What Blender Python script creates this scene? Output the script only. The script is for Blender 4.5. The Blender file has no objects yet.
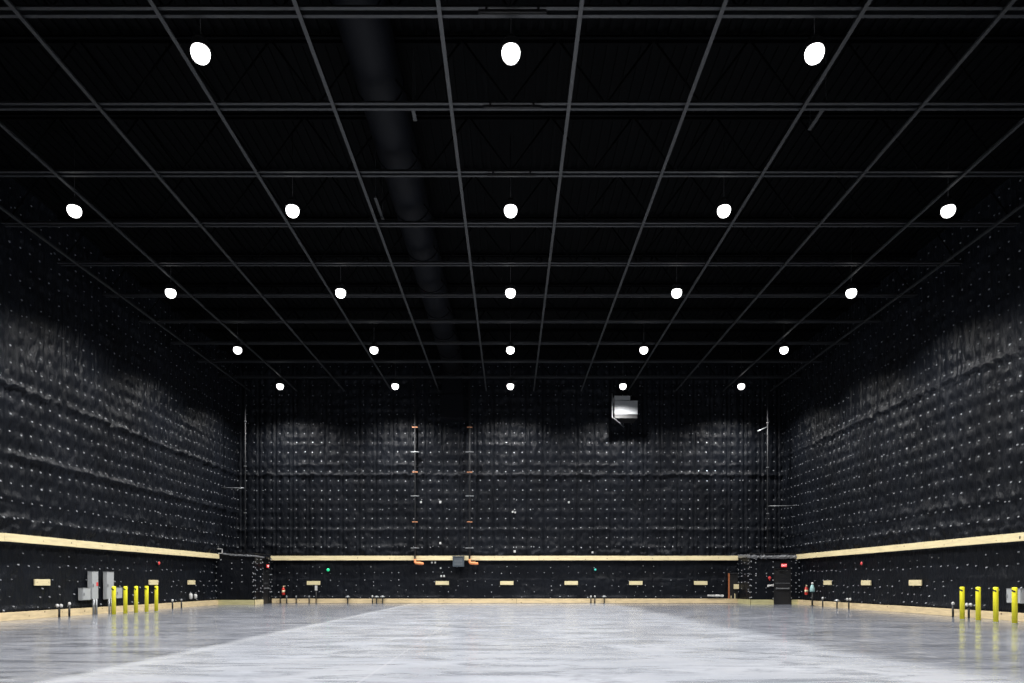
import bpy, bmesh, math, random
import numpy as np
from mathutils import Vector, Matrix

random.seed(7)
rng = np.random.RandomState(11)
PI = math.pi
SC = bpy.context.scene
C = SC.collection
EYE = 1.32          # camera height above the slab
F = 710.0           # focal length in pixels of the 1024 px frame
HW = 17.4           # half width of the stage
YB = 45.0           # back wall
ZD = 15.4           # roof deck

# ------------------------------------------------------------------ materials
def nodemat(name):
    m = bpy.data.materials.new(name); m.use_nodes = True
    nt = m.node_tree
    return m, nt, nt.nodes['Principled BSDF']

def mat(name, col, rough=.5, metal=0, spec=.5, noise=0, nscale=8, bump=0, bscale=20, stretch=(1,1,1)):
    m, nt, b = nodemat(name)
    b.inputs['Base Color'].default_value = (*col, 1)
    b.inputs['Roughness'].default_value = rough
    b.inputs['Metallic'].default_value = metal
    b.inputs['Specular IOR Level'].default_value = spec
    tc = nt.nodes.new('ShaderNodeTexCoord'); mp = nt.nodes.new('ShaderNodeMapping')
    mp.inputs['Scale'].default_value = stretch
    nt.links.new(tc.outputs['Object'], mp.inputs[0])
    n = nt.nodes.new('ShaderNodeTexNoise'); n.inputs['Scale'].default_value = nscale; n.inputs['Detail'].default_value = 5
    nt.links.new(mp.outputs[0], n.inputs['Vector'])
    mx = nt.nodes.new('ShaderNodeMix'); mx.data_type = 'RGBA'
    k = noise
    mx.inputs['A'].default_value = (*[c*(1-k) for c in col], 1)
    mx.inputs['B'].default_value = (*[min(1, c*(1+k)) for c in col], 1)
    nt.links.new(n.outputs['Fac'], mx.inputs['Factor'])
    nt.links.new(mx.outputs['Result'], b.inputs['Base Color'])
    if bump:
        n2 = nt.nodes.new('ShaderNodeTexNoise'); n2.inputs['Scale'].default_value = bscale; n2.inputs['Detail'].default_value = 4
        nt.links.new(mp.outputs[0], n2.inputs['Vector'])
        bp = nt.nodes.new('ShaderNodeBump'); bp.inputs['Strength'].default_value = bump; bp.inputs['Distance'].default_value = .05
        nt.links.new(n2.outputs['Fac'], bp.inputs['Height']); nt.links.new(bp.outputs[0], b.inputs['Normal'])
    return m

def emis(name, col, s):
    m, nt, b = nodemat(name)
    b.inputs['Base Color'].default_value = (*col, 1)
    b.inputs['Emission Color'].default_value = (*col, 1)
    b.inputs['Emission Strength'].default_value = s
    return m

M = {}
def quilt_mat(name, base):
    m, nt, b = nodemat(name); L = nt.links.new
    b.inputs['Roughness'].default_value = .42; b.inputs['Specular IOR Level'].default_value = .14
    tc = nt.nodes.new('ShaderNodeTexCoord')
    n = nt.nodes.new('ShaderNodeTexNoise'); n.inputs['Scale'].default_value = .45; n.inputs['Detail'].default_value = 6
    L(tc.outputs['Object'], n.inputs['Vector'])
    cr = nt.nodes.new('ShaderNodeValToRGB')
    cr.color_ramp.elements[0].position = .3; cr.color_ramp.elements[0].color = (*[c*.7 for c in base], 1)
    cr.color_ramp.elements[1].position = .75; cr.color_ramp.elements[1].color = (*[c*1.35 for c in base], 1)
    L(n.outputs['Fac'], cr.inputs[0]); L(cr.outputs[0], b.inputs['Base Color'])
    mp = nt.nodes.new('ShaderNodeMapping'); mp.inputs['Scale'].default_value = (1, 1, .45)
    L(tc.outputs['Object'], mp.inputs[0])
    n2 = nt.nodes.new('ShaderNodeTexNoise'); n2.inputs['Scale'].default_value = 3.2; n2.inputs['Detail'].default_value = 7
    n2.inputs['Roughness'].default_value = .62; n2.inputs['Distortion'].default_value = .6
    L(mp.outputs[0], n2.inputs['Vector'])
    bp = nt.nodes.new('ShaderNodeBump'); bp.inputs['Strength'].default_value = .55; bp.inputs['Distance'].default_value = .16
    L(n2.outputs['Fac'], bp.inputs['Height']); L(bp.outputs[0], b.inputs['Normal'])
    return m
M['quilt'] = quilt_mat('black_quilt', (.0050, .0062, .0090))
M['pin'] = mat('pin_steel', (.27, .28, .30), .4, .25, noise=.6, nscale=3)
M['board'] = mat('spruce_board', (.74, .63, .37), .6, noise=.28, nscale=1.6, stretch=(1,1,9), bump=.1)
M['block'] = mat('spruce_block', (.66, .57, .34), .6, noise=.15, nscale=5, stretch=(1,1,6))
M['green_board'] = mat('treated_board', (.50, .46, .24), .6, noise=.35, nscale=2.2, stretch=(1,1,7))
M['base_board'] = mat('spruce_baseboard', (.62, .49, .29), .6, noise=.4, nscale=1.8, stretch=(1,1,7), bump=.1)
M['knot'] = mat('knot', (.14,.08,.04), .7)
M['steel_dark'] = mat('painted_steel', (.013, .0145, .017), .55, noise=.2)
M['steel_bar'] = mat('painted_bar', (.021, .023, .025), .5, noise=.15)
M['web'] = mat('black_web', (.0009, .001, .0013), .85, 0, .05)
M['deck'] = mat('black_deck', (.0006, .0008, .0011), .85, 0, .06, noise=.5, nscale=.6)
M['duct'] = mat('black_duct', (.0010, .0016, .0032), .65, 0, .12, noise=.2)
M['black'] = mat('black_paint', (.008, .008, .009), .5)
M['doorblack'] = mat('door_black', (.012, .0125, .0145), .45)
M['galv'] = mat('galvanised', (.22, .23, .24), .65, 0, noise=.15, nscale=4)
M['grey_box'] = mat('grey_enclosure', (.36, .375, .385), .45, noise=.05)
M['grey_dark'] = mat('grey_enclosure_lip', (.20, .21, .22), .5)
M['blue_box'] = mat('blue_grey_box', (.055, .072, .088), .5)
M['conduit'] = mat('conduit', (.27, .28, .29), .4, .5)
M['pipe_dark'] = mat('dark_pipe', (.012, .013, .015), .6, 0)
M['orange'] = mat('orange_fitting', (.75, .27, .10), .5)
M['copper'] = mat('orange_clamp', (.60, .26, .13), .45, .3)
M['yellow'] = mat('bollard_yellow', (.92, .85, .03), .4, noise=.06)
M['white'] = mat('white_plastic', (.52, .52, .51), .5)
M['plastic'] = mat('grey_plastic_sheet', (.16, .165, .175), .3, noise=.4, nscale=6, bump=.5, bscale=12)
M['cable'] = mat('cable_grey', (.13, .135, .14), .4)
M['red'] = mat('red_paint', (.55, .03, .02), .35)
M['cream'] = mat('cream_label', (.75, .66, .42), .5)
M['teal'] = mat('pale_teal', (.30, .50, .50), .45)
M['redwood'] = mat('red_stained_wood', (.36, .12, .045), .55, noise=.3)
M['rubber'] = mat('black_rubber', (.01, .01, .01), .6)
M['green_led'] = emis('green_lamp', (.02, .7, .3), .55)
M['teal_led'] = emis('teal_lamp', (.05, .5, .42), .25)
M['red_glow'] = emis('self_lit_red', (.6, .05, .05), .22)
M['exit_red'] = emis('exit_face', (.8, .04, .05), .5)
M['exit_white'] = emis('exit_letters', (1, .7, .7), 1.0)
M['lamp'] = emis('lamp_lens', (1, 1, .98), 3.2)

def floor_mat():
    m, nt, b = nodemat('polished_concrete'); L = nt.links.new; N = nt.nodes.new
    tc = N('ShaderNodeTexCoord'); sep = N('ShaderNodeSeparateXYZ'); L(tc.outputs['Object'], sep.inputs[0])
    def math_(op, a, b_=None, clamp=False):
        n = N('ShaderNodeMath'); n.operation = op; n.use_clamp = clamp
        for i, v in enumerate((a, b_)):
            if v is None: continue
            if isinstance(v, (int, float)): n.inputs[i].default_value = v
            else: L(v, n.inputs[i])
        return n.outputs[0]
    def noise(scale, detail=5, rough=.55, st=(1,1,1), dist=0):
        mp = N('ShaderNodeMapping'); mp.inputs['Scale'].default_value = st; L(tc.outputs['Object'], mp.inputs[0])
        n = N('ShaderNodeTexNoise'); n.inputs['Scale'].default_value = scale; n.inputs['Detail'].default_value = detail
        n.inputs['Roughness'].default_value = rough; n.inputs['Distortion'].default_value = dist
        L(mp.outputs[0], n.inputs['Vector']); return n.outputs['Fac']
    def smooth(v, a, b_):
        n = N('ShaderNodeMapRange'); n.interpolation_type = 'SMOOTHSTEP'
        L(v, n.inputs[0]); n.inputs[1].default_value = a; n.inputs[2].default_value = b_; return n.outputs[0]
    def mix(f, a, b_):
        n = N('ShaderNodeMix'); n.data_type = 'RGBA'
        if isinstance(f, (int, float)): n.inputs['Factor'].default_value = f
        else: L(f, n.inputs['Factor'])
        for k, v in (('A', a), ('B', b_)):
            if isinstance(v, tuple): n.inputs[k].default_value = (*v, 1)
            else: L(v, n.inputs[k])
        return n.outputs['Result']
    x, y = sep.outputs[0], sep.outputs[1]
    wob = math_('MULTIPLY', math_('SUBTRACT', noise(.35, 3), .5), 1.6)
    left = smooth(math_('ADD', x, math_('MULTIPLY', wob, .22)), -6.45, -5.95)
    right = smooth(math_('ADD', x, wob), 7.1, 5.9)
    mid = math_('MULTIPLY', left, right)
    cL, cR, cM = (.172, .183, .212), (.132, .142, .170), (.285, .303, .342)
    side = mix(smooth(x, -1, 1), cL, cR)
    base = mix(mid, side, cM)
    # mottling of the slab: broad clouds and drawn-out trowel marks
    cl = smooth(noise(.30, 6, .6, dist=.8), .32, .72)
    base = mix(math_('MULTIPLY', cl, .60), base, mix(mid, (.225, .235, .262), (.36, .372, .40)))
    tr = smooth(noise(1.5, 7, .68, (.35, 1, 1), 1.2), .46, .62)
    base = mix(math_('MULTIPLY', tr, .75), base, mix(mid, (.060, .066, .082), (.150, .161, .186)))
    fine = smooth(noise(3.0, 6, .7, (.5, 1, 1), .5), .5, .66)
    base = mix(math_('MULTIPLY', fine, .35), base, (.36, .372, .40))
    # pale line along the left pour joint, fainter joint nearer the middle
    j = math_('SUBTRACT', 1, smooth(math_('ABSOLUTE', math_('ADD', math_('ADD', x, 6.05), math_('MULTIPLY', wob, .12))), .03, .32))
    base = mix(math_('MULTIPLY', j, .32), base, (.45, .465, .49))
    j2 = math_('SUBTRACT', 1, smooth(math_('ABSOLUTE', math_('ADD', x, 2.0)), .005, .04))
    base = mix(math_('MULTIPLY', j2, .2), base, (.5, .5, .52))
    # turning tyre mark
    dx = math_('SUBTRACT', x, 7.2); dy = math_('SUBTRACT', y, 16.0)
    r = math_('SQRT', math_('ADD', math_('MULTIPLY', dx, dx), math_('MULTIPLY', dy, dy)))
    ring = math_('SUBTRACT', 1, smooth(math_('ABSOLUTE', math_('SUBTRACT', r, 3.7)), .02, .09))
    ring = math_('MULTIPLY', ring, smooth(y, 14.6, 13.6))
    base = mix(math_('MULTIPLY', ring, .5), base, (.06, .063, .07))
    L(base, b.inputs['Base Color'])
    rr = N('ShaderNodeMapRange'); L(noise(.8, 5, .6, (.5, 1, 1)), rr.inputs[0])
    rr.inputs[1].default_value = .3; rr.inputs[2].default_value = .7; rr.inputs[3].default_value = .13; rr.inputs[4].default_value = .25
    L(rr.outputs[0], b.inputs['Roughness']); b.inputs['Specular IOR Level'].default_value = .4
    bp = N('ShaderNodeBump'); bp.inputs['Strength'].default_value = .06; bp.inputs['Distance'].default_value = .02
    L(noise(1.5, 4), bp.inputs['Height']); L(bp.outputs[0], b.inputs['Normal'])
    return m
M['floor'] = floor_mat()

# ------------------------------------------------------------------ helpers
class MB:
    def __init__(s): s.bm = bmesh.new()
    def box(s, c, d, bevel=0, rot=None, mi=0):
        r = bmesh.ops.create_cube(s.bm, size=1.0)
        vs = r['verts']
        bmesh.ops.scale(s.bm, vec=Vector(d), verts=vs)
        if bevel:
            es = list({e for v in vs for e in v.link_edges})
            q = bmesh.ops.bevel(s.bm, geom=es, offset=bevel, segments=2, affect='EDGES', profile=.5)
            vs = list({v for f in q['faces'] for v in f.verts} | {v for v in vs if v.is_valid})
        if rot: bmesh.ops.rotate(s.bm, cent=(0,0,0), matrix=rot, verts=vs)
        bmesh.ops.translate(s.bm, vec=Vector(c), verts=vs)
        if mi:
            for f in {f for v in vs for f in v.link_faces}: f.material_index = mi
        return s
    def tube(s, pts, r, n=10, cap=True):
        pts = [Vector(p) for p in pts]; rings = []
        rs = r if isinstance(r, (list, tuple)) else [r]*len(pts)
        for i, p in enumerate(pts):
            t = (pts[min(i+1, len(pts)-1)] - pts[max(i-1, 0)]).normalized()
            a = t.cross(Vector((0,0,1)))
            if a.length < .05: a = t.cross(Vector((0,1,0)))
            a.normalize(); b = t.cross(a)
            rings.append([s.bm.verts.new(p + (a*math.cos(2*PI*k/n) + b*math.sin(2*PI*k/n))*rs[i]) for k in range(n)])
        for A, B in zip(rings, rings[1:]):
            for k in range(n):
                f = s.bm.faces.new((A[k], A[(k+1)%n], B[(k+1)%n], B[k])); f.smooth = True
        if cap:
            s.bm.faces.new(rings[0]); s.bm.faces.new(rings[-1])
        return s
    def lathe(s, prof, c=(0,0,0), n=24, rot=None):
        rings = []
        for (r, z) in prof:
            ring = []
            for k in range(n):
                v = Vector((r*math.cos(2*PI*k/n), r*math.sin(2*PI*k/n), z))
                if rot: v = rot @ v
                ring.append(s.bm.verts.new(v + Vector(c)))
            rings.append(ring)
        for A, B in zip(rings, rings[1:]):
            for k in range(n):
                f = s.bm.faces.new((A[k], A[(k+1)%n], B[(k+1)%n], B[k])); f.smooth = True
        s.bm.faces.new(rings[0]); s.bm.faces.new(rings[-1])
        return s
    def build(s, name, m, parent=None, loc=None):
        bmesh.ops.recalc_face_normals(s.bm, faces=s.bm.faces)
        me = bpy.data.meshes.new(name); s.bm.to_mesh(me); s.bm.free()
        for q in (m if isinstance(m, (list, tuple)) else [m]): me.materials.append(q)
        o = bpy.data.objects.new(name, me); C.objects.link(o)
        if parent: o.parent = parent
        if loc: o.location = loc
        return o

def tag(o, label=None, cat=None, group=None, kind=None):
    if label: o['label'] = label
    if cat: o['category'] = cat
    if group: o['group'] = group
    if kind: o['kind'] = kind
    return o
def thing(name, loc, label, cat, group=None, rz=0, kind=None):
    o = bpy.data.objects.new(name, None); C.objects.link(o); o.location = loc; o.rotation_euler = (0,0,rz)
    o.empty_display_size = .1
    return tag(o, label, cat, group, kind)
def dup(root, loc, label=None, rz=None, group=None):
    r = root.copy(); C.objects.link(r); r.location = loc
    if rz is not None: r.rotation_euler = (0,0,rz)
    if label: r['label'] = label
    if group: r['group'] = group
    for ch in root.children:
        c = ch.copy(); C.objects.link(c); c.parent = r
        for g in ch.children:
            d = g.copy(); C.objects.link(d); d.parent = c
    return r
def px(x, D): return (x-510)/F*D
def pz(y, D): return EYE + (582.5-y)/F*D

# ------------------------------------------------------------------ quilted walls
def vnoise(u, z, su, sz, seed):
    r = np.random.RandomState(seed); G = r.rand(256, 256)
    a, b = u/su + 37.3, z/sz + 11.7
    i, j = np.floor(a).astype(int), np.floor(b).astype(int)
    fa, fb = a-i, b-j
    fa, fb = fa*fa*(3-2*fa), fb*fb*(3-2*fb)
    g = lambda p, q: G[p % 256, q % 256]
    return (g(i,j)*(1-fa)*(1-fb) + g(i+1,j)*fa*(1-fb) + g(i,j+1)*(1-fa)*fb + g(i+1,j+1)*fa*fb)*2-1

BW = 1.06
PU, PZ = .53, .6
def heights(u, z, seed, lips, z0=8.07, low=2.78):
    """outward relief of a quilted wall at u along it, z above the floor"""
    up = z > low
    pu = (u - PU/2)/PU; ku = np.round(pu); kz = np.round((z-z0-.3)/PZ)
    jit = (vnoise(ku*3.1, kz*2.7, 1, 1, seed+5))*.05
    du = (pu-ku)*PU - jit; dz = (z-z0-.3) - kz*PZ
    r2 = (du/.15)**2 + ((dz-.05)/.17)**2
    puff = .038*(1-np.exp(-r2))*(1+.6*vnoise(u, z, 1.3, .9, seed+31))
    puff += -.018*np.exp(-(du/.04)**2)                       # crease along the pin column
    puff += -.06*np.exp(-(du/.05)**2)*np.exp(-((dz-.17)/.13)**2)
    s = u/BW; ds = (s-np.round(s))*BW
    seam = -.13*np.exp(-(ds/.045)**2)
    bl = (vnoise(np.floor(s+.5)*3.3, np.floor((z-z0)/2.4)*5.1, 1, 1, seed+9))*.022
    wr = .022*vnoise(u, z, .42, .26, seed+1) + .014*vnoise(u, z, .16, .5, seed+2) + .03*vnoise(u, z, 2.3, 1.4, seed+3)
    h = puff + seam + bl + wr
    for (zl, amp, w, wav, cov) in lips:
        jag = .05*vnoise(u, z*0, .16, 1, seed+int(zl*13))
        zz = zl + wav*vnoise(u, z*0, .45, 1, seed+int(zl*10)) + wav*np.abs(np.sin(u/PU*PI)) + jag
        a = amp*(.55+.45*vnoise(u, z*0, .3, 1, seed+int(zl*17)))
        if cov < 1: a = a*np.clip((vnoise(u, z*0, 3.0, 1, seed+int(zl*23))+cov*2-1)*3, 0, 1)
        d = (z-zz)/w
        h = h + a*np.where(d > 0, np.exp(-d*d), np.exp(-(d*1.6)**2))
    # loose folds just above the upper board
    fold = np.clip((4.0-z)/.8, 0, 1)*up
    h = h + fold*(.09*np.abs(vnoise(u, z, .5, .28, seed+12)) + .05*vnoise(u, z, .25, .2, seed+13))
    lo = .05*vnoise(u, z, 1.6, .9, seed+20) + .018*vnoise(u, z, .3, .25, seed+21) - .03*np.exp(-(ds/.045)**2) \
         + .03*np.exp(-((z-1.5+.04*vnoise(u, z*0, .6, 1, seed+22))/.035)**2)
    lo = lo + .10*np.exp(-((z-.36)/.07)**2)*(.5+.5*vnoise(u, z*0, .4, 1, seed+24))
    return np.where(up, h+.06, lo-.02)

def quilt(name, patches, label):
    """patches: (origin, U, N, u0, u1, du, z0, z1, dz, seed, lips, pins)"""
    V, Fc, PV, PF = [], [], [], []
    nv = 0
    for (org, U, N, u0, u1, du, z0, z1, dz, seed, lips, mode) in patches:
        nu = max(2, int(round((u1-u0)/du))+1); nz = max(2, int(round((z1-z0)/dz))+1)
        uu = np.linspace(u0, u1, nu); zz = np.linspace(z0, z1, nz)
        A, B = np.meshgrid(uu, zz, indexing='ij')
        H = heights(A, B, seed, lips)
        if mode == 'flat': H = .02*vnoise(A, B, .6, .4, seed)
        org, U, N = (np.array(q, float) for q in (org, U, N))
        P = org + A[...,None]*U + H[...,None]*N + B[...,None]*np.array([0,0,1.])
        V.append(P.reshape(-1,3))
        idx = np.arange(nu*nz).reshape(nu, nz) + nv
        Fc.append(np.stack([idx[:-1,:-1], idx[1:,:-1], idx[1:,1:], idx[:-1,1:]], -1).reshape(-1,4))
        nv += nu*nz
        # pin heads
        pins = []
        r = random.Random(seed)
        if mode == 'full':
            for a in range(int(u0/PU)-1, int(u1/PU)+2):
                for b in range(-9, 12):
                    kz = b; u = a*PU + PU/2; z = z0_ = 8.07+.3 + kz*PZ
                    if not (u0+.1 < u < u1-.1 and 3.1 < z < z1-.3): continue
                    j = float(vnoise(np.array(a*3.1), np.array(kz*2.7), 1, 1, seed+5))*.05
                    if r.random() < .04: continue
                    pins.append((u+j, z+r.uniform(-.04,.04)))
                    if r.random() < .05: pins.append((u+j+.16, z+r.uniform(-.05,.05)))
            for zrow, keep, step in ((1.93,.9,.54),(2.3,.35,.54),(1.42,.4,.54),(1.12,.75,.54),(.78,.6,.54),(.42,.5,.6)):
                u = u0 + r.uniform(0,.4)
                while u < u1-.1:
                    if r.random() < keep: pins.append((u+r.uniform(-.07,.07), zrow+r.uniform(-.07,.07)))
                    u += step
        elif mode == 'flat':
            u = u0+.32
            while u < u1-.05:
                for z in (.75,.95,1.35,1.7,1.85,2.1,2.5,2.7):
                    if r.random() < .62: pins.append((u+r.uniform(-.02,.02), z+r.uniform(-.05,.05)))
                u += .62
            for ue in (u0+.04, u1-.06):
                z = .4
                while z < 2.8: pins.append((ue, z+r.uniform(-.04,.04))); z += .36
        if pins:
            pa = np.array(pins); hh = heights(pa[:,0], pa[:,1], seed, lips) if mode == 'full' else np.zeros(len(pa))
            for (u, z), h in zip(pins, hh):
                if mode == 'full': rr = .036*r.uniform(.6,1.15) if z > 2.8 else .032*r.uniform(.5,1.2)
                else: rr = .040*r.uniform(.7,1.15)
                c = org + u*U + z*np.array([0,0,1.]) + (h+.035)*N
                base = len(PV)
                for (k1, off) in ((1.0, -.02), (.75, .012)):
                    for k in range(8):
                        an = 2*PI*k/8
                        p = c + U*rr*k1*math.cos(an) + np.array([0,0,1.])*rr*k1*math.sin(an) + N*(off - .35*rr*k1*math.sin(an))
                        PV.append(p)
                for k in range(8): PF.append((base+k, base+(k+1)%8, base+8+(k+1)%8, base+8+k))
                PF.append(tuple(base+8+k for k in range(8)))
    V = np.concatenate(V); Fc = np.concatenate(Fc)
    nb = len(V)
    verts = V.tolist() + [list(map(float, p)) for p in PV]
    faces = Fc.tolist() + [[q+nb for q in f] for f in PF]
    me = bpy.data.meshes.new(name); me.from_pydata(verts, [], faces)
    me.materials.append(M['quilt']); me.materials.append(M['pin'])
    mi = np.zeros(len(faces), dtype=np.int32); mi[len(Fc):] = 1
    me.polygons.foreach_set('material_index', mi)
    sm = np.zeros(len(faces), dtype=bool); sm[:len(Fc)] = True
    me.polygons.foreach_set('use_smooth', sm)
    me.update()
    o = bpy.data.objects.new(name, me); C.objects.link(o)
    return tag(o, label, 'wall', kind='structure')

LB = [(8.07,.20,.055,.06,1), (10.0,.12,.05,.05,.55), (8.7,.09,.05,.04,.5), (6.2,.07,.05,.04,.4), (4.6,.09,.12,.05,.8), (3.55,.10,.14,.05,.8)]
LL = [(8.10,.20,.06,.06,1), (9.75,.09,.07,.05,.6), (5.72,.15,.09,.03,1), (4.2,.11,.16,.06,.9), (3.5,.12,.14,.05,.9)]
LR = [(9.22,.20,.06,.05,1), (9.05,.08,.06,.04,.7), (5.2,.06,.08,.05,.5), (4.25,.13,.16,.06,.95), (3.5,.12,.14,.05,.9)]
GU = BW/14
quilt('wall_back', [((0,YB,0),(1,0,0),(0,-1,0), -HW-.1, HW+.1, GU, 0, ZD, .082, 101, LB, 'full')],
      'black quilted insulation wall at the far end, pinned in rows')
quilt('wall_left', [((-HW,0,0),(0,1,0),(1,0,0), 17, YB+.1, GU, 0, ZD, .082, 202, LL, 'full'),
                    ((-HW,0,0),(0,1,0),(1,0,0), -8, 17, .3, 0, ZD, .3, 203, LL, 'plain')],
      'black quilted insulation wall down the left side')
quilt('wall_right', [((HW,0,0),(0,1,0),(-1,0,0), 17, YB+.1, GU, 0, ZD, .082, 304, LR, 'full'),
                     ((HW,0,0),(0,1,0),(-1,0,0), -8, 17, .3, 0, ZD, .3, 305, LR, 'plain')],
      'black quilted insulation wall down the right side')
# sound-lock vestibules boxed into the two far corners
VLY, VLX = 42.0, -15.1
VRY, VRX = 42.6, 14.43
quilt('wall_corner_left', [((-HW,VLY,0),(1,0,0),(0,-1,0), 0, HW+VLX, .1, 0, 3.02, .1, 41, [], 'flat'),
                           ((VLX,VLY,0),(0,1,0),(1,0,0), 0, 1.35, .1, 0, 3.02, .1, 42, [], 'flat'),
                           ((VLX,VLY,0),(0,1,0),(1,0,0), 2.4, YB-VLY, .1, 0, 3.02, .1, 45, [], 'flat'),
                           ((VLX,VLY,0),(0,1,0),(1,0,0), 1.35, 2.4, .1, 2.2, 3.02, .1, 46, [], 'none')],
      'black boxed-in corner vestibule at the far left')
quilt('wall_corner_right', [((VRX,VRY,0),(1,0,0),(0,-1,0), 0, 15.84-VRX, .1, 0, 3.02, .1, 43, [], 'flat'),
                            ((VRX,VRY,0),(1,0,0),(0,-1,0), 16.83-VRX, HW-VRX, .1, 0, 3.02, .1, 47, [], 'flat'),
                            ((VRX,VRY,0),(1,0,0),(0,-1,0), 15.84-VRX, 16.83-VRX, .1, 2.16, 3.02, .1, 48, [], 'none'),
                            ((VRX,VRY,0),(0,1,0),(-1,0,0), 0, YB-VRY, .1, 0, 3.02, .1, 44, [], 'flat')],
      'black boxed-in corner vestibule at the far right')
for nm, c, d in (('ceiling_vestibule_left', ((-HW+VLX)/2, (VLY+YB)/2, 3.04), (HW+VLX, YB-VLY, .06)),
                 ('ceiling_vestibule_right', ((HW+VRX)/2, (VRY+YB)/2, 3.04), (HW-VRX, YB-VRY, .06))):
    tag(MB().box(c, d).build(nm, M['black']), 'black roof panel on the %s corner vestibule' % nm.split('_')[-1], 'roof', kind='structure')

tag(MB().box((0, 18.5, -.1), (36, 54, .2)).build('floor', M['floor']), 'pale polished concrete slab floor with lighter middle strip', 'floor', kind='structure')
d = MB(); d.box((0, 18.5, ZD+.1), (36, 54, .2))
for i in range(118): d.box((-17.5+.3*i, 18.5, ZD-.03), (.13, 53, .07))
tag(d.build('ceiling', M['deck']), 'black ribbed roof deck high above the trusses', 'ceiling', kind='structure')
tag(MB().box((0, -8.1, ZD/2), (36, .2, ZD)).build('wall_front', M['black']), 'black wall behind the viewer', 'wall', kind='structure')

# ------------------------------------------------------------------ boards
def board_run(name, p0, p1, z0, z1, n, th, label, m='board', piece=4.9, kind='structure', cat='trim'):
    """row of planks screwed along a wall, thin gaps where they butt; knots set in the face"""
    p0, p1, n = Vector(p0), Vector(p1), Vector(n); L = (p1-p0).length; t = (p1-p0).normalized()
    rot = Matrix(((t.x, -n.x, 0), (t.y, -n.y, 0), (0, 0, 1)))
    mb = MB(); s = 0; r = random.Random(name)
    while s < L-.05:
        e = min(L, s + piece*r.uniform(.75, 1.1))
        if L-e < .4: e = L
        c = p0 + t*((s+e)/2) + n*(th/2)
        mb.box((c.x, c.y, (z0+z1)/2 + r.uniform(-.004,.004)), (e-s-.012, th, z1-z0), .004, rot)
        k = s+.3
        while k < e-.2:
            q = p0 + t*k + n*(th+.002)
            if r.random() < .55:
                w = r.uniform(.02, .045)
                mb.box((q.x, q.y, z0+(z1-z0)*r.uniform(.15,.85)), (w*r.uniform(1,1.6), .006, w), 0, rot, 1)
            k += r.uniform(.5, 1.3)
        s = e
    return tag(mb.build(name, [M[m], M['knot']]), label, cat, kind=kind)
OF = .16
ZU0, ZU1 = 2.72, 3.0
board_run('trim_1', (px(256,44.8)-.1, YB-.19, 0), (VRX-.03, YB-.19, 0), ZU0, ZU1, (0,-1,0), .07, 'pale wooden board running across the far wall at door-head height')
board_run('trim_2', (-HW+OF, VLY-.05, 0), (-HW+OF, 2, 0), ZU0, ZU1, (1,0,0), .07, 'pale wooden board running along the left wall at door-head height')
board_run('trim_3', (HW-OF, 2, 0), (HW-OF, VRY-.02, 0), ZU0, ZU1, (-1,0,0), .07, 'pale wooden board running along the right wall at door-head height')
board_run('baseboard_back', (VLX+.05, YB-.10, 0), (VRX-.03, YB-.10, 0), .015, .30, (0,-1,0), .05, 'pale wooden baseboard along the foot of the far wall', 'base_board', cat='baseboard')
board_run('baseboard_left', (-HW+.12, VLY-.05, 0), (-HW+.12, 2, 0), .0, .29, (1,0,0), .05, 'pale wooden baseboard along the foot of the left wall', 'base_board', cat='baseboard')
board_run('baseboard_right', (HW-.12, 2, 0), (HW-.12, VRY-.02, 0), .0, .29, (-1,0,0), .05, 'pale wooden baseboard along the foot of the right wall', 'base_board', cat='baseboard')
board_run('baseboard_vestibule_left', (-HW+.1, VLY-.03, 0), (VLX, VLY-.03, 0), 0, .29, (0,-1,0), .05, 'greenish wooden baseboard on the far left corner vestibule', 'green_board', cat='baseboard')
board_run('baseboard_vestibule_right', (VRX, VRY-.03, 0), (15.8, VRY-.03, 0), 0, .29, (0,-1,0), .05, 'greenish wooden baseboard left of the far right door', 'green_board', cat='baseboard')
board_run('baseboard_door_right', (16.87, VRY-.03, 0), (HW-.1, VRY-.03, 0), 0, .29, (0,-1,0), .05, 'short greenish wooden baseboard right of the far right door', 'green_board', cat='baseboard')

board_run('baseboard_vestibule_side', (VRX-.02, YB-.2, 0), (VRX-.02, VRY-.05, 0), 0, .29, (-1,0,0), .05, 'greenish wooden baseboard on the side of the far right vestibule', 'green_board', cat='baseboard')
board_run('baseboard_vestibule_end', (VLX+.02, VLY-.05, 0), (VLX+.02, VLY+1.3, 0), 0, .29, (1,0,0), .05, 'pale wooden baseboard beside the far left door', 'board', cat='baseboard')
# small wooden blocks let into the lower wall
def block(loc, w, h, rz, label, group):
    mb = MB().box((0, -.03, 0), (w, .06, h), .006)
    for sx in (-.38, .38):
        mb.box((sx*w, -.062, 0), (.022, .006, .022), 0, None, 1)
    o = mb.build('wood_block', [M['block'], M['knot']], None, loc); o.rotation_euler = (0,0,rz)
    return tag(o, label, 'wood block', group)
gB = 'pale wooden blocks on the lower far wall'
for x, lb in ((313, 'pale wooden block low on far wall beside the green lamp, above a white-topped stub'),
              (442, 'pale wooden block on far wall below the pairs of white cover plates'),
              (506.8, 'pale wooden block on far wall, first to the right of the blue-grey box'),
              (571.4, 'pale wooden block on far wall, just left of the teal lamp'),
              (636.2, 'pale wooden block on far wall, first to the right of the teal lamp'),
              (701.3, 'pale wooden block on far wall, just above the crumpled white plastic')):
    block((px(x,44.8), YB-.03, pz(583,44.8)), .84, .24, 0, lb, gB)
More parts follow.
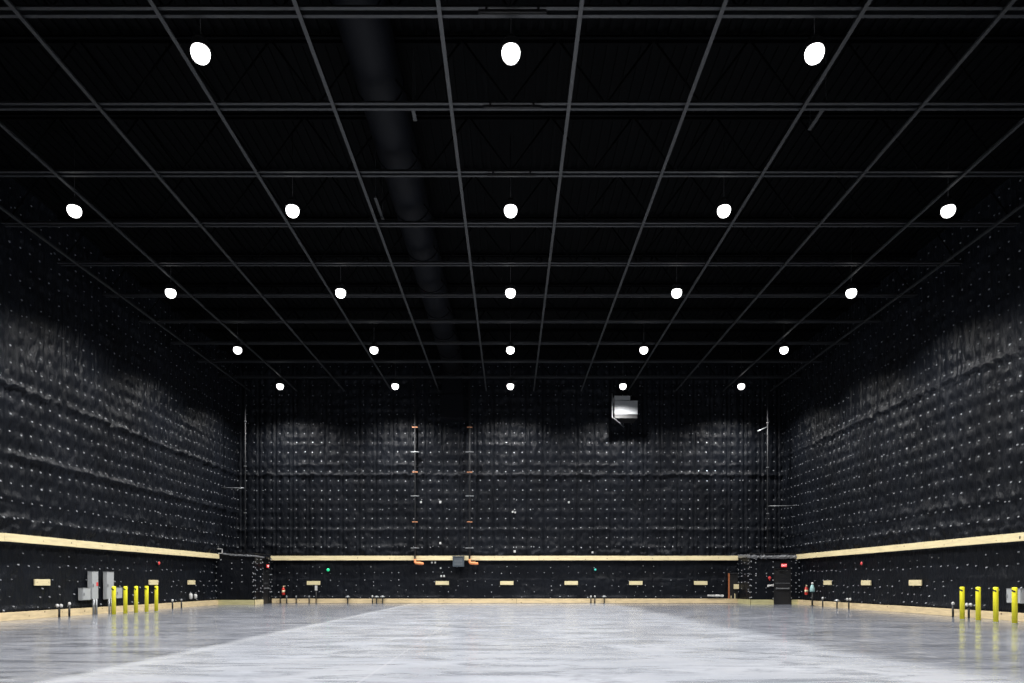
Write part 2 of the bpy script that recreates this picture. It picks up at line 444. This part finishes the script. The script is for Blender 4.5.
for x, w, lb in ((43, .85, 'pale wooden block on left wall nearer than the grey cabinets'),
                 (154, .85, 'pale wooden block on left wall just above the farthest yellow bollards'),
                 (192, .85, 'pale wooden block on left wall, the farthest one before the corner')):
    D = 17.3*F/(510-x)
    block((-HW+.04, D, pz(582.4, D)), w, .235, PI/2, lb, 'pale wooden blocks on the left wall')
for x, w, lb in ((914.6, .9, 'pale wooden block on right wall nearest the yellow bollards'),
                 (865.5, .9, 'pale wooden block on right wall, middle one of the three'),
                 (827, .9, 'pale wooden block on right wall nearest the red extinguisher')):
    D = 17.3*F/(x-510)
    block((HW-.04, D, pz(582.8, D)), w, .24, -PI/2, lb, 'pale wooden blocks on the right wall')

# ------------------------------------------------------------------ roof steel
def make_truss():
    t = thing('roof_truss', (0,0,0), '', 'truss', 'black roof trusses crossing the stage')
    for nm, z in (('bottom_chord', 13.52), ('top_chord', ZD-.2)):
        mb = MB()
        for s in (-1, 1):
            mb.box((0, s*.105, z+.006), (34.6, .085, .012))
            mb.box((0, s*.068, z+.055), (34.6, .012, .11))
        mb.build(nm, M['steel_dark'] if nm == 'bottom_chord' else M['web'], t)
    mb = MB(); n = 14; w = 34.4/n
    for i in range(n):
        x = -17.2 + w*i
        for a, b in (((x,0,13.58), (x+w/2,0,ZD-.15)), ((x+w/2,0,ZD-.15), (x+w,0,13.58))):
            mb.tube((a, b), .028, 6)
    mb.build('web', M['web'], t)
    return t
tr0 = make_truss(); TY = [15.2+3.01*k for k in range(-2, 10)]
ords = ['nearest and topmost in view', 'second', 'third', 'fourth', 'fifth', 'sixth', 'seventh', 'eighth', 'ninth', 'tenth']
# the two nearest of the run are above the frame
for k, y in enumerate(TY):
    i = k-2
    if i < 0: continue
    if i == 0: lb = 'black steel roof truss crossing just above the three largest lamps, nearest one in view'
    elif i == 9: lb = 'black roof truss closest to the far wall, just behind the farthest lamps'
    else: lb = 'black steel roof truss crossing the ceiling, %s counted from the viewer' % ords[i]
    if i == 0: tr0.location = (0, y, 0); tr0['label'] = lb
    else: dup(tr0, (0, y, 0), lb)

def bar_thing(x, lb):
    mb = MB()
    mb.box((0, 21, 0), (.012, 48, .09)); mb.box((0, 21, -.045), (.09, 48, .012))   # inverted T section
    mb.box((-.03, 21, -.03), (.012, 48, .03)); mb.box((.03, 21, -.03), (.012, 48, .03))
    return mb
bm_ = bar_thing(0, '').build('tie_bar', M['steel_bar'])
side = {-6:'farthest left, beside the left wall', -5:'second from the left wall', -4:'third from the left wall, passing left of the second lamp row',
        -3:'passing through the glare of the second lamp row from the left', -2:'between the second lamp row and the big duct', -1:'just left of the middle lamp row',
        0:'just right of the middle lamp row', 1:'between the middle lamp row and the next row right', 2:'passing through the glare of the fourth lamp row from the left',
        3:'third from the right wall, right of the fourth lamp row', 4:'second from the right wall', 5:'farthest right, beside the right wall'}
first = True
for k in range(-6, 6):
    o = bm_ if first else bm_.copy()
    if not first: C.objects.link(o)
    first = False
    o.location = (2.995*(k+.5), 0, 13.468)
    tag(o, 'grey roof bar, ' + side[k], 'bar', 'long grey bars running under the trusses')

# big round duct above the bottom chords, ending in a box over the far wall
du = thing('air_duct', (-3.45, 0, 14.55), 'big round black air duct running down the ceiling left of centre', 'duct')
mb = MB(); mb.tube([(0, y, 0) for y in (7, 20, 32, 43.4)], .62, 28); mb.build('duct_run', M['duct'], du)
for y in [9.8+3.01*k for k in range(12)]:
    MB().tube([(0, y-.03, 0), (0, y+.03, 0)], .65, 28).build('duct_band', M['duct'], du)
mb = MB().box((-.1, 43.95, -2.45), (1.45, 1.2, 1.5), .03).box((-.1, 43.95, -.8), (1.25, 1.1, 2.0), .03)
mb.build('duct_boot', M['duct'], du)

# black struts fixed beneath the nearest trusses on the centre line
for y, lb in ((TY[2], 'above the topmost middle lamp'), (TY[3], 'between the first and second middle lamps'), (TY[4], 'just above the second middle lamp')):
    mb = MB().box((0, 0, 0), (1.45, .012, .06)).box((0, .05, 0), (1.45, .012, .06)).box((0, .025, .03), (1.45, .06, .012))
    mb.box((-.55, .025, .06), (.05,.05,.06)).box((.55, .025, .06), (.05,.05,.06))
    o = mb.build('strut_channel', M['black'], None, (.05, y-.16, 13.43))
    tag(o, 'short black strut channel fixed under the truss ' + lb, 'strut', 'short black struts on the centre line')
for (xx, y0, y1, zz, lb) in ((8.35, 18.7, 19.8, 13.95, 'short grey hanger bar near the ceiling below the large right-hand lamp'),
                             (-4.35, 22.9, 24.3, 13.75, 'short grey hanger bar beside the duct above the second lamp row'),
                             (-2.55, 18.6, 19.1, 13.75, 'short dark hanger bar beside the duct behind the second truss')):
    mb = MB().box((0, 0, 0), (.10, y1-y0, .05), .01).box((0, (y1-y0)/2-.05, (ZD-zz)/2), (.02,.02,ZD-zz)).box((0, -(y1-y0)/2+.05, (ZD-zz)/2), (.02,.02,ZD-zz))
    tag(mb.build('hanger_bar', M['steel_bar'], None, (xx, (y0+y1)/2, zz)), lb, 'bar')

# ------------------------------------------------------------------ high-bay lamps
LAMP_E = 700
ld = bpy.data.lights.new('high_bay_beam', 'SPOT')
ld.energy = LAMP_E*4; ld.spot_size = math.radians(144); ld.spot_blend = .8; ld.shadow_soft_size = .16; ld.color = (1, .985, .965)
def make_lamp():
    t = thing('high_bay_lamp', (0,0,0), '', 'lamp', 'high bay lamps under the roof')
    MB().lathe([(.02,-.21),(.08,-.195),(.14,-.16),(.18,-.105),(.20,-.045),(.205,.03),(.19,.08),(.16,.12)], n=24).build('lens', M['lamp'], t)
    h = MB().lathe([(.18,.10),(.17,.14),(.12,.17),(.11,.34),(.05,.38)], n=24)
    for k in range(12):
        a = 2*PI*k/12
        h.box((.15*math.cos(a), .15*math.sin(a), .2), (.09,.008,.14), 0, Matrix.Rotation(0,3,'Z'))
    h.build('housing', M['black'], t)
    MB().tube([(0,0,.36),(0,0,ZD-13.02)], .012, 6).build('stem', M['black'], t)
    o = bpy.data.objects.new('beam', ld); C.objects.link(o); o.parent = t; o.location = (0,0,-.30)
    return t
l0 = make_lamp(); ZL = EYE + 11.63
rows = [2.9, 9.3, 15.6, 22.2, 28.5, 35.5, 42.06]
cols = [-13.62, -6.8, .02, 6.69, 13.7]
rn = {2.9:'out of view row', 9.3:'out of view second row', 15.6:'nearest row', 22.2:'second row back', 28.5:'third row back', 35.5:'fourth row back', 42.06:'farthest row'}
cn = ['leftmost column', 'second column from the left', 'middle column', 'fourth column from the left', 'rightmost column']
used = False
for y in rows:
    for x, c in zip(cols, cn):
        if y == 15.6 and abs(x) < 10:
            c = {-6.8:'left one of its three', .02:'middle one of its three', 6.69:'right one of its three'}[x]
        lb = 'white high bay lamp, %s, %s' % (rn[y], c)
        if not used: l0.location = (x, y, ZL); l0['label'] = lb; used = True
        else: dup(l0, (x, y, ZL), lb)

# ------------------------------------------------------------------ far wall fittings
def riser(x, lb, ext):
    t = thing('wall_pipe', (x, YB-.42, 0), lb, 'pipe', 'dark pipes down the far wall')
    MB().tube([(0,0,2.72),(0,0,ZD-.3)], .055, 12).build('pipe', M['pipe_dark'], t)
    e = MB(); e.tube([(0,0,2.80),(0,0,2.62),(.06,-.01,2.55),(.16,-.01,2.53),(.30,-.01,2.53),(.44,-.01,2.50),(.54,-.01,2.52)], [.07,.08,.095,.085,.10,.085,.075], 12)
    e.build('elbow', M['orange'], t)
    for i, z in enumerate(ext):
        m = 'copper' if i % 2 == 0 else 'conduit'
        w = .34 if i % 2 == 0 else .52
        MB().box((0, .0, z), (w, .13, .05), .008).box((0, .2, z), (.05, .34, .04)).build('clamp', M[m], t)
    return t
zz = [pz(y, 44.6) for y in (427.3, 452, 472.2, 496, 522, 548)]
riser(px(415, 44.6), 'dark pipe with orange elbow on far wall, the left one of the pair', zz)
riser(px(469.6, 44.6), 'dark pipe with orange elbow on far wall, the one right of the blue-grey box', zz)

b = thing('equipment_box', (px(458.4, 44.5), YB-.18, pz(567,44.6)), 'blue-grey metal box hung over the wooden board between two pipes', 'box')
MB().box((0,-.22,.33), (.70,.42,.62), .015).build('body', M['blue_box'], b)
MB().box((0,-.24,.66), (.76,.50,.035), .008).build('lid', M['blue_box'], b)
mb = MB()
for k in range(5): mb.box((0,-.435,.14+.09*k), (.5,.012,.02))
mb.build('louvre', M['grey_dark'], b)

# sheet-metal box high on the far wall, lit by the lamp before it
ux0, ux1 = px(614.6, 43.5), px(637.6, 43.5); uz0, uz1, uzm = pz(414.2,43.5), pz(395.4,43.5), pz(401,43.5)
hv = thing('exhaust_box', ((ux0+ux1)/2, 43.5, uz0), 'bright sheet-metal air box high on the far wall below a lamp', 'air box')
w = ux1-ux0
MB().box((0, .72, (uzm-uz0)/2-.12), (w-.03, 1.36, uzm-uz0+.24), .01).build('body', M['black'], hv)  # black underside painted in; carried below the panel to lower its wall shadow
MB().box((0, .02, (uzm-uz0)/2), (w, .05, uzm-uz0), .008).build('front_panel', M['galv'], hv)
MB().box((-.22, .70, (uz1+uzm)/2-uz0+.02), (w-.45, 1.35, uz1-uzm-.06), .01).build('collar', M['galv'], hv)
MB().box((0, -.005, uzm-uz0), (w+.04, .03, .035)).build('flange', M['grey_dark'], hv)
xb = px(612.4,43.4)-(ux0+ux1)/2
mb = MB(); mb.tube([(xb,-.03,uz1-uz0+.1),(xb,-.03,-.18),(xb+.5,.30,-.48),(xb+.9,1.2,-.5)], .035, 8)
mb.build('bracket', M['conduit'], hv)

# slim conduits standing in the corners
def corner_pipe(x, y, ztop, lb, arm, arm_z, strut=None):
    t = thing('corner_conduit', (x, y, 0), lb, 'pipe')
    MB().tube([(0,0,3.07),(0,0,ztop)], .035, 8).build('pipe', M['pipe_dark'], t)
    MB().tube([(0,0,arm_z),(arm,0,arm_z+.02)], .022, 8).build('cross_rod', M['conduit'], t)
    if strut: MB().tube([(0,0,strut),(-.62,0,strut-.25)], .035, 8).build('brace', M['conduit'], t)
    for z in (5.5, 8.3, 11): MB().box((0,.0,z), (.14,.10,.05), .006).build('clamp', M['conduit'], t)
    return t
corner_pipe(px(245.2,42.6), 42.6, 13.2, 'slim grey vertical conduit rising in the far left corner', px(221,42.6)-px(245,42.6), pz(488,42.6))
corner_pipe(px(767.6,43), 43.0, 13.2, 'slim grey vertical conduit with angled brace rising in the far right corner', px(797,43)-px(767.6,43), pz(506,43), pz(427,43))

# crumpled plastic flashings where boards stop at the vestibules
def crumple(name, pts, hgt, th, m, label, cat, seed):
    r = random.Random(seed); bm = bmesh.new(); rows_ = []
    P = [Vector(p) for p in pts]; seg = []
    for a, b_ in zip(P, P[1:]):
        n = max(2, int((b_-a).length/.09))
        seg += [a.lerp(b_, i/n) for i in range(n)]
    seg.append(P[-1])
    for i, p in enumerate(seg):
        hh = hgt*r.uniform(.7, 1.25); a = 0
        t = (seg[min(i+1,len(seg)-1)]-seg[max(i-1,0)]).normalized(); nrm = Vector((-t.y, t.x, 0)).normalized()
        if nrm.y > 0 : nrm = -nrm
        ring = []
        for (q, o_) in ((-.5, 0), (-.45, .6), (0, 1.0), (.42, .7), (.5, 0), (0, -.3)):
            ring.append(bm.verts.new(p + Vector((0,0,q*hh)) + nrm*th*o_*r.uniform(.4, 1.5)))
        rows_.append(ring)
    for A, B in zip(rows_, rows_[1:]):
        for k in range(6): bm.faces.new((A[k], A[(k+1)%6], B[(k+1)%6], B[k]))
    bm.faces.new(rows_[0]); bm.faces.new(rows_[-1])
    bmesh.ops.recalc_face_normals(bm, faces=bm.faces)
    me = bpy.data.meshes.new(name); bm.to_mesh(me); bm.free(); me.materials.append(M[m])
    o = bpy.data.objects.new(name, me); C.objects.link(o)
    return tag(o, label, cat)
crumple('plastic_flashing', [(px(738.5,44.6), 44.75, 2.98),(VRX-.08, VRY+.2, 2.92), (VRX-.05, VRY-.12, 2.86), (15.6, VRY-.12, 2.84), (HW-.25, VRY-.12, 2.86)], .20, .05, 'plastic',
        'crumpled grey plastic strip above the far right door', 'plastic strip', 3)
crumple('plastic_flashing', [(-HW+.45, VLY-.12, 3.02), (-16.4, VLY-.12, 2.95), (VLX+.08, VLY-.12, 2.88), (VLX+.1, VLY+1.2, 2.84), (VLX+.1, 44.7, 2.80)], .10, .045, 'plastic',
        'thin crumpled grey plastic strip across the far left corner', 'plastic strip', 5)
crumple('plastic_scrap', [(px(708,44.6), 44.72, .50), (px(724,44.6), 44.72, .48)], .13, .05, 'white',
        'crumpled white plastic scrap above the baseboard beside the reddish doorway', 'plastic', 8)
t = thing('cable_bracket', (px(219.2,41.8), VLY-.05, pz(551,41.8)), 'small white square bracket at the far left corner above the board end', 'bracket')
mb = MB(); s=.13
mb.box((0,-.04,s), (.30,.05,.05)).box((.13,-.04,0), (.05,.05,.30)).box((.02,-.04,-s), (.26,.05,.05)); mb.build('frame', M['white'], t)
MB().tube([(-.15,-.03,.45),(-.10,-.05,.25),(-.02,-.05,.13)], .015, 6).build('cable', M['cable'], t)

# ------------------------------------------------------------------ doors
def make_door(name, loc, rz, label, closer=True):
    t = thing(name, loc, label, 'door', None, rz, 'structure')
    MB().box((0,.04,1.06), (.93,.05,2.10), .004).build('door_panel', M['doorblack'], t)
    mb = MB()
    for s in (-1,1): mb.box((s*.485,.03,1.075), (.05,.12,2.15))
    mb.box((0,.03,2.14), (1.02,.12,.05)); mb.build('door_frame', M['black'], t)
    pb = MB().box((0,-.06,.96), (.80,.06,.07), .01).box((-.36,-.02,.96), (.07,.09,.11), .01).box((.36,-.02,.96), (.07,.09,.11), .01)
    pb.build('push_bar', M['conduit'], t)
    MB().box((0,.012,1.28), (.92,.012,.02)).build('rail', M['grey_dark'], t)
    mb = MB().box((-.05,-.05,2.02), (.28,.07,.06), .01); mb.tube([(.05,-.06,2.02),(.25,-.25,2.04),(.10,-.05,2.13)], .012, 6)
    mb.build('door_closer', M['steel_bar'], t)
    return t
make_door('door_1', (16.335, VRY-.02, 0), 0, 'black door with grey push bar in the far right corner')
make_door('door_2', (VLX+.02, VLY+1.87, 0), PI/2, 'black door seen edge-on in the far left corner')
def exit_sign(loc, rz, lb):
    t = thing('exit_sign', loc, lb, 'exit sign', None, rz)
    MB().box((0,0,0), (.34,.06,.22), .01).build('housing', M['red'], t)
    MB().box((0,-.034,0), (.30,.01,.18), .003).build('face', M['exit_red'], t)
    cu = bpy.data.curves.new('txt', 'FONT'); cu.body = 'EXIT'; cu.size = .155; cu.extrude = .003; cu.align_x = 'CENTER'; cu.align_y = 'CENTER'
    tmp = bpy.data.objects.new('tmp', cu); C.objects.link(tmp)
    me = bpy.data.meshes.new_from_object(tmp.evaluated_get(bpy.context.evaluated_depsgraph_get()))
    bpy.data.objects.remove(tmp)
    me.materials.clear(); me.materials.append(M['exit_white'])
    o = bpy.data.objects.new('letters', me); C.objects.link(o); o.parent = t
    o.location = (0,-.043,0); o.rotation_euler = (PI/2,0,0)
    return t
exit_sign((px(783.7, 42.5), VRY-.12, pz(565.4,42.5)), 0, 'small red lit EXIT sign over the far right door')
exit_sign((VLX+.12, VLY+1.87, pz(566.2,43.8)), PI/2, 'small red lit EXIT sign over the far left door, seen edge-on')

# reddish wooden doorway beside the right vestibule
t = thing('wooden_doorway', (px(733.5,44.7), 44.88, .30), 'narrow reddish wooden doorway frame just left of the far right vestibule', 'doorway')
hd = pz(573.2,44.7)-.30
MB().box((-.25,-.04,hd/2), (.07,.12,hd), .004).build('jamb', M['redwood'], t)
MB().box((.28,-.04,hd/2), (.05,.12,hd), .004).build('jamb', M['black'], t)
MB().box((.02,-.04,hd), (.60,.12,.04), .004).build('head', M['steel_bar'], t)
MB().box((.02,.0,hd/2), (.5,.03,hd)).build('panel', M['black'], t)  # black sheet painted in for the dark inside the opening
mb = MB().box((.12,-.07,.16), (.05,.06,.32), .004).box((-.12,-.07,.10), (.04,.05,.18), .004); mb.build('offcut', M['block'], t)
o = MB().box((0,0,0), (.32,.06,.30), .006).build('wood_block', M['block'], None, (px(736.2,44.7), 44.68, pz(586.6,44.7)))
tag(o, 'small square pale wooden block on the reddish doorway', 'wood block')

# alarm bell, white tag strip beside the right door
t = thing('alarm_bell', (px(769.8,42.5), VRY-.04, pz(577.8,42.5)), 'small red round alarm left of the far right door', 'alarm')
R90 = Matrix.Rotation(PI/2, 3, 'X')
MB().lathe([(.08,0),(.09,.025),(.085,.045),(.055,.07),(.015,.08)], rot=R90, n=20).build('bell', M['red_glow'], t)  # bell shell emits a faint red glow, though it is no lamp
MB().box((0,-.02,-.13), (.05,.04,.09), .008).build('bracket', M['red'], t)
crumple('plastic_scrap', [(px(767.8,42.4), VRY-.10, pz(586,42.4)), (px(774.2,42.4), VRY-.10, pz(585.2,42.4))], .13, .04, 'white',
        'crumpled white strip on the wall left of the push bar of the far right door', 'plastic', 12)

# ------------------------------------------------------------------ little lamps and plates
def wall_dot(name, loc, r, m, lb, cat, rz=0, group=None):
    t = thing(name, loc, lb, cat, group, rz)
    MB().lathe([(r*1.25,0),(r*1.25,.02),(r*1.1,.03)], rot=R90, n=16).build('base', M['black'], t)
    MB().lathe([(r,.028),(r*.95,.05),(r*.5,.075),(r*.1,.08)], rot=R90, n=16).build('lens', M[m], t)
    return t
wall_dot('pilot_lamp', (px(327.7,44.8), YB-.08, pz(569.8,44.8)), .10, 'green_led', 'small bright green lamp on the lower far wall at left', 'indicator lamp')
wall_dot('pilot_lamp', (px(595.5,44.8), YB-.08, pz(569.7,44.8)), .07, 'teal_led', 'tiny dim teal lamp on the lower far wall right of centre', 'indicator lamp')
D = 17.2*F/(510-161); wall_dot('alarm_strobe', (-HW+.07, D, pz(563.3,D)), .085, 'red_glow', 'tiny red alarm light on the left wall below the board', 'alarm light', PI/2)
D = 17.2*F/(859.6-510); wall_dot('alarm_strobe', (HW-.07, D, pz(563.5,D)), .085, 'red_glow', 'tiny red alarm light on the right wall below the board', 'alarm light', -PI/2)
pl = None
for x, y, s, lb in ((431.4,562.4,.085,'left one of the upper pair'), (434.8,562.4,.085,'right one of the upper pair'),
                    (440.2,568,.07,'single one below the upper pair'), (440.8,576,.09,'left one of the lower pair'), (443.6,576,.09,'right one of the lower pair'),
                    (420.6,501.8,.10,'upper wall, just right of the left dark pipe'), (440,501.8,.11,'upper wall, midway between the dark pipes'),
                    (440,543,.10,'low between the dark pipes above the board'), (512.6,511.6,.09,'upper centre wall, left one of a close pair'),
                    (515.2,512.2,.08,'upper centre wall, right one of a close pair'), (514.7,551.3,.11,'just above the board at centre'),
                    (569,502,.09,'upper wall right of the centre'), (592.8,552.3,.09,'just above the board right of centre')):
    m_ = MB().box((0,-.015,0), (s*1.2,.03,s*1.35), .006).box((0,-.032,0), (s*.4,.006,s*.5))
    tag(m_.build('cover_plate', M['white'], None, (px(x,44.6), YB-(.10 if y > 560 else .22), pz(y,44.6))),
        'white cover plate, ' + lb, 'cover plate', 'tiny white cover plates on the far wall')

# ------------------------------------------------------------------ stubs coming out of the slab at the wall foot
def stub(x, y, h, head, lb, grp, cap='white'):
    t = thing('floor_stub', (x, y, 0), lb, 'pipe stub', grp)
    MB().tube([(0,0,0),(0,0,h-.06)], .038, 10).build('pipe', M['rubber'], t)
    if head == 'round':
        MB().lathe([(.04,h-.04),(.052,h-.01),(.055,h+.04),(.04,h+.07),(.02,h+.08)], n=14).build('cap', M[cap], t)
    elif head == 'flat':
        MB().lathe([(.15,h-.04),(.15,h),(.07,h+.06),(.02,h+.08)], n=16).build('cap', M['conduit'], t)
    elif head == 'pair':
        for s in (-.07,.07): MB().lathe([(.035,h-.04),(.055,h),(.055,h+.06),(.02,h+.09)], (s,0,0), n=12).build('cap', M[cap], t)
        MB().box((0,0,h-.08), (.26,.05,.05), .008).build('crosspiece', M['rubber'], t)
    elif head == 'tall':
        MB().box((0,0,h+.12), (.15,.10,.32), .02).build('cap', M[cap], t)
    return t
g = 'capped pipe stubs along the foot of the far wall'
for x, h, hd_, lb, cap in (
    (279.4,.40,'round','black-capped stub just left of the red extinguisher at far left','rubber'),
    (285.8,.40,'round','stub just right below the red extinguisher at far left','conduit'),
    (295.4,.42,'round','white-capped stub, second to the right of the far left extinguisher','conduit'),
    (308.4,.42,'round','slim stub just left of the tall white-headed one','conduit'),
    (315.4,.85,'tall','tall stub with long white head below a wooden block on the far wall','white'),
    (347.1,.42,'flat','stub with broad flat grey cap standing alone on the far wall','white'),
    (372,.43,'round','white round-capped stub, left one of a close trio','white'),
    (376.1,.42,'flat','flat-capped stub in the middle of a close trio','white'),
    (382.2,.43,'flat','flat-capped stub, right one of a close trio','white'),
    (591.2,.42,'round','white-capped stub below the teal lamp, leftmost of three','white'),
    (595.2,.43,'round','white-capped stub below the teal lamp, middle of three','white'),
    (604.6,.44,'flat','dark stub with white flat cap below the teal lamp, rightmost of three','white'),):
    stub(px(x,44.5), 44.66, h, hd_, lb, g, cap)
def side_stub(x, s, h, hd_, lb, cap='white'):
    X = 16.98; D = X*F/abs(x-510)
    stub(s*X, D, h, hd_, lb, 'capped pipe stubs along the side walls', cap)
side_stub(59.3,-1,.42,'pair','double white-headed stub, nearest one on the left wall')
side_stub(69.3,-1,.48,'round','white-capped stub between the double stub and the grey cabinets')
side_stub(172.5,-1,.40,'round','white-capped stub right of the left bollards')
side_stub(181.4,-1,.40,'round','small capped stub left of the two white lumps','conduit')
side_stub(822.7,1,.45,'round','white-capped stub on the right wall below its farthest wooden block')
side_stub(837,1,.38,'flat','dark flat-capped stub on the right wall, second after the teal bottle')
side_stub(848.8,1,.45,'pair','double white-headed stub on the right wall below the middle block')
side_stub(953,1,.50,'round','white-capped stub just left of the right-hand bollards')
side_stub(968.8,1,.47,'pair','double white-headed stub seen between the first two right-hand bollards')
for x, hh, lb in ((193.6,.32,'left of the pair of white wall lumps near the far left corner'), (198.2,.26,'right of the pair of white wall lumps near the far left corner')):
    D = 17.1*F/(510-x)
    mb = MB().lathe([(.05,-hh/2),(.09,-hh/2+.05),(.09,hh/2-.06),(.04,hh/2)], n=14)
    tag(mb.build('rounded_fitting', M['white'], None, (-17.25, D, pz(596.3,D))), 'white fitting, ' + lb, 'fitting')

# ------------------------------------------------------------------ fire extinguishers and bottle
def extinguisher(loc, rz, lb):
    t = thing('fire_extinguisher', loc, lb, 'fire extinguisher', None, rz)
    MB().lathe([(.03,0),(.085,.01),(.095,.04),(.095,.36),(.08,.42),(.035,.46),(.03,.50)], n=20).build('cylinder', M['red'], t)
    MB().lathe([(.0965,.16),(.0965,.30)], n=20).build('label_band', M['cream'], t)
    mb = MB().lathe([(.02,.48),(.03,.50),(.03,.54),(.015,.56)], n=12); mb.box((.05,0,.57), (.16,.03,.02), .004).box((.05,0,.53), (.12,.03,.02), .004)
    mb.build('handle', M['cream'], t)
    MB().tube([(.03,-.02,.52),(.12,-.03,.48),(.13,-.03,.3),(.11,-.03,.15)], .013, 8).build('hose', M['rubber'], t)
    MB().box((0,.09,.28), (.12,.03,.36), .004).build('wall_bracket', M['black'], t)
    return t
extinguisher((px(282.8,44.6), 44.72, pz(595,44.6)), 0, 'red fire extinguisher on the far wall near the left corner')
D = 17.1*F/(806-510); extinguisher((17.12, D, pz(595,D)), -PI/2, 'red fire extinguisher on the right wall beside the far right door')
D = 16.95*F/(812.3-510)
t = thing('bottle_stand', (16.95, D, 0), 'pale teal bottle with white cap on a black stand at the right wall', 'bottle stand', None, -PI/2)
zb = pz(592,D)
MB().tube([(0,0,0),(0,0,zb)], .05, 10).lathe([(.14,0),(.14,.02),(.05,.04)], n=16).build('stand', M['rubber'], t)
MB().lathe([(.10,zb),(.14,zb+.05),(.13,zb+.2),(.09,zb+.33),(.05,zb+.40)], n=18).build('bottle', M['teal'], t)
MB().lathe([(.05,zb+.42),(.065,zb+.45),(.06,zb+.52),(.02,zb+.55)], n=14).build('cap', M['white'], t)

# ------------------------------------------------------------------ grey electrical cabinets on the left wall
def cabinet(y0, y1, z0, z1, xf, lb, grp, sticker=False, legs=(), sgn=-1):
    """xf: distance of the front from the centre line; boxes hug the side wall"""
    xb = HW-.02; dpt = xb-xf; W = y1-y0; H = z1-z0
    t = thing('electrical_cabinet', (sgn*xf, (y0+y1)/2, z0), lb, 'electrical cabinet', grp)
    s = sgn
    MB().box((s*(dpt/2+.012), 0, H/2), (dpt-.024, W, H), .008).build('enclosure', M['grey_box'], t)
    dr = MB().box((s*.004, 0, H/2), (.03, W-.03, H-.03), .008).build('door', M['grey_box'], t)
    MB().box((-s*.03, -W/2+.06 if s < 0 else W/2-.06, H*.5), (.03,.025,.12), .005).build('handle', M['grey_dark'], dr)
    MB().box((s*(dpt/2), 0, H+.008), (dpt+.02, W+.02, .016), .003).build('rain_lip', M['grey_dark'], t)
    if sticker: MB().box((-s*.014, W/2-.10, H*.55), (.004,.12,.16)).build('warning_sticker', M['red_glow'], t)  # sticker colour glows by itself; no light source here
    for (yy, r) in legs: MB().tube([(-s*.0, yy, -z0+.0), (-s*.0, yy, .02)], r, 12).build('conduit', M['conduit'], t)
    return t
gC = 'grey electrical cabinets on the left wall'
cabinet(29.2, 29.66, .62, 1.77, 17.2, 'tall grey electrical cabinet on the left wall, nearer of the tall two', gC, True, ((-.10,.045),(.09,.045)))
cabinet(30.32, 30.88, .60, 1.77, 17.23, 'tall grey electrical cabinet behind the first yellow bollard', gC, False, ((-.10,.045),(.09,.045)))
cabinet(28.57, 29.12, .60, 1.09, 17.2, 'small square grey electrical box left of the tall cabinets', gC)
cabinet(31.0, 31.5, .62, 1.09, 17.2, 'small square grey electrical box behind the second gap of the left bollards', gC)
cabinet(23.9, 24.6, .61, 1.10, 17.2, 'grey electrical box on the right wall behind the nearest right bollard', None, sgn=1)

# ------------------------------------------------------------------ bollards
def make_bollard():
    t = thing('bollard', (0,0,0), '', 'bollard', 'yellow bollards')
    MB().lathe([(.08,0),(.08,1.135),(.077,1.150),(.06,1.162),(.02,1.168)], n=28).build('post', M['yellow'], t)
    MB().lathe([(.10,0),(.098,.006),(.086,.008)], n=28).build('base_ring', M['grey_dark'], t)
    bm = bmesh.new(); A = []
    for k in range(9):
        a = math.radians(-200 + 11*k)
        z = 1.07 - .006*k
        A.append([bm.verts.new((r*math.cos(a), r*math.sin(a), z+q)) for r, q in ((.079,-.028),(.087,-.026),(.087,.026),(.079,.028))])
    for P_, Q in zip(A, A[1:]):
        for k in range(4): bm.faces.new((P_[k], P_[(k+1)%4], Q[(k+1)%4], Q[k]))
    bm.faces.new(A[0]); bm.faces.new(A[-1])
    bmesh.ops.recalc_face_normals(bm, faces=bm.faces)
    me = bpy.data.meshes.new('band'); bm.to_mesh(me); bm.free(); me.materials.append(M['rubber'])
    o = bpy.data.objects.new('band', me); C.objects.link(o); o.parent = t
    return t
b0 = make_bollard()
gl, gr = 'yellow bollards by the left wall', 'yellow bollards by the right wall'
lbl = ['leftmost of the five, in front of a tall grey cabinet', 'second from the left of the five', 'middle one of the five', 'fourth from the left of the five', 'rightmost and farthest of the five']
for i, (x, lb) in enumerate(zip((113.8,125.4,136,146.6,156.3), lbl)):
    X = -16.2; Y = X*F/(x-510)
    if i == 0: b0.location = (X, Y, 0); tag(b0, 'yellow steel bollard at left, ' + lb, None, gl)
    else: dup(b0, (X, Y, 0), 'yellow steel bollard at left, ' + lb, None, gl)
for o in list(C.objects):
    if o.name.startswith('bollard'): o.rotation_euler = (0,0,math.radians(52))
lbr = ['leftmost and farthest of the four', 'second from the left of the four', 'third from the left of the four', 'rightmost and nearest, in front of a grey box']
for i, (x, lb) in enumerate(zip((962.2,978.2,995.8,1014.7), lbr)):
    X = 16.25; Y = X*F/(x-510)
    dup(b0, (X, Y, 0), 'yellow steel bollard at right, ' + lb, 0, gr)

# ------------------------------------------------------------------ world, camera
w = bpy.data.worlds.new('world'); SC.world = w; w.use_nodes = True
w.node_tree.nodes['Background'].inputs[0].default_value = (0,0,0,1)
w.node_tree.nodes['Background'].inputs[1].default_value = 0
cd = bpy.data.cameras.new('camera'); cam = bpy.data.objects.new('camera', cd); C.objects.link(cam)
cam.location = (0, 0, EYE); cam.rotation_euler = (PI/2, 0, 0)
cd.sensor_width = 36; cd.lens = 36*F/1024; cd.shift_x = 2/1024; cd.shift_y = (582.5-341.5)/1024
cd.clip_end = 200
SC.camera = cam
vs = SC.view_settings
vs.view_transform = 'Standard'; vs.look = 'None'; vs.exposure = 0; vs.gamma = 1; vs.use_curve_mapping = False
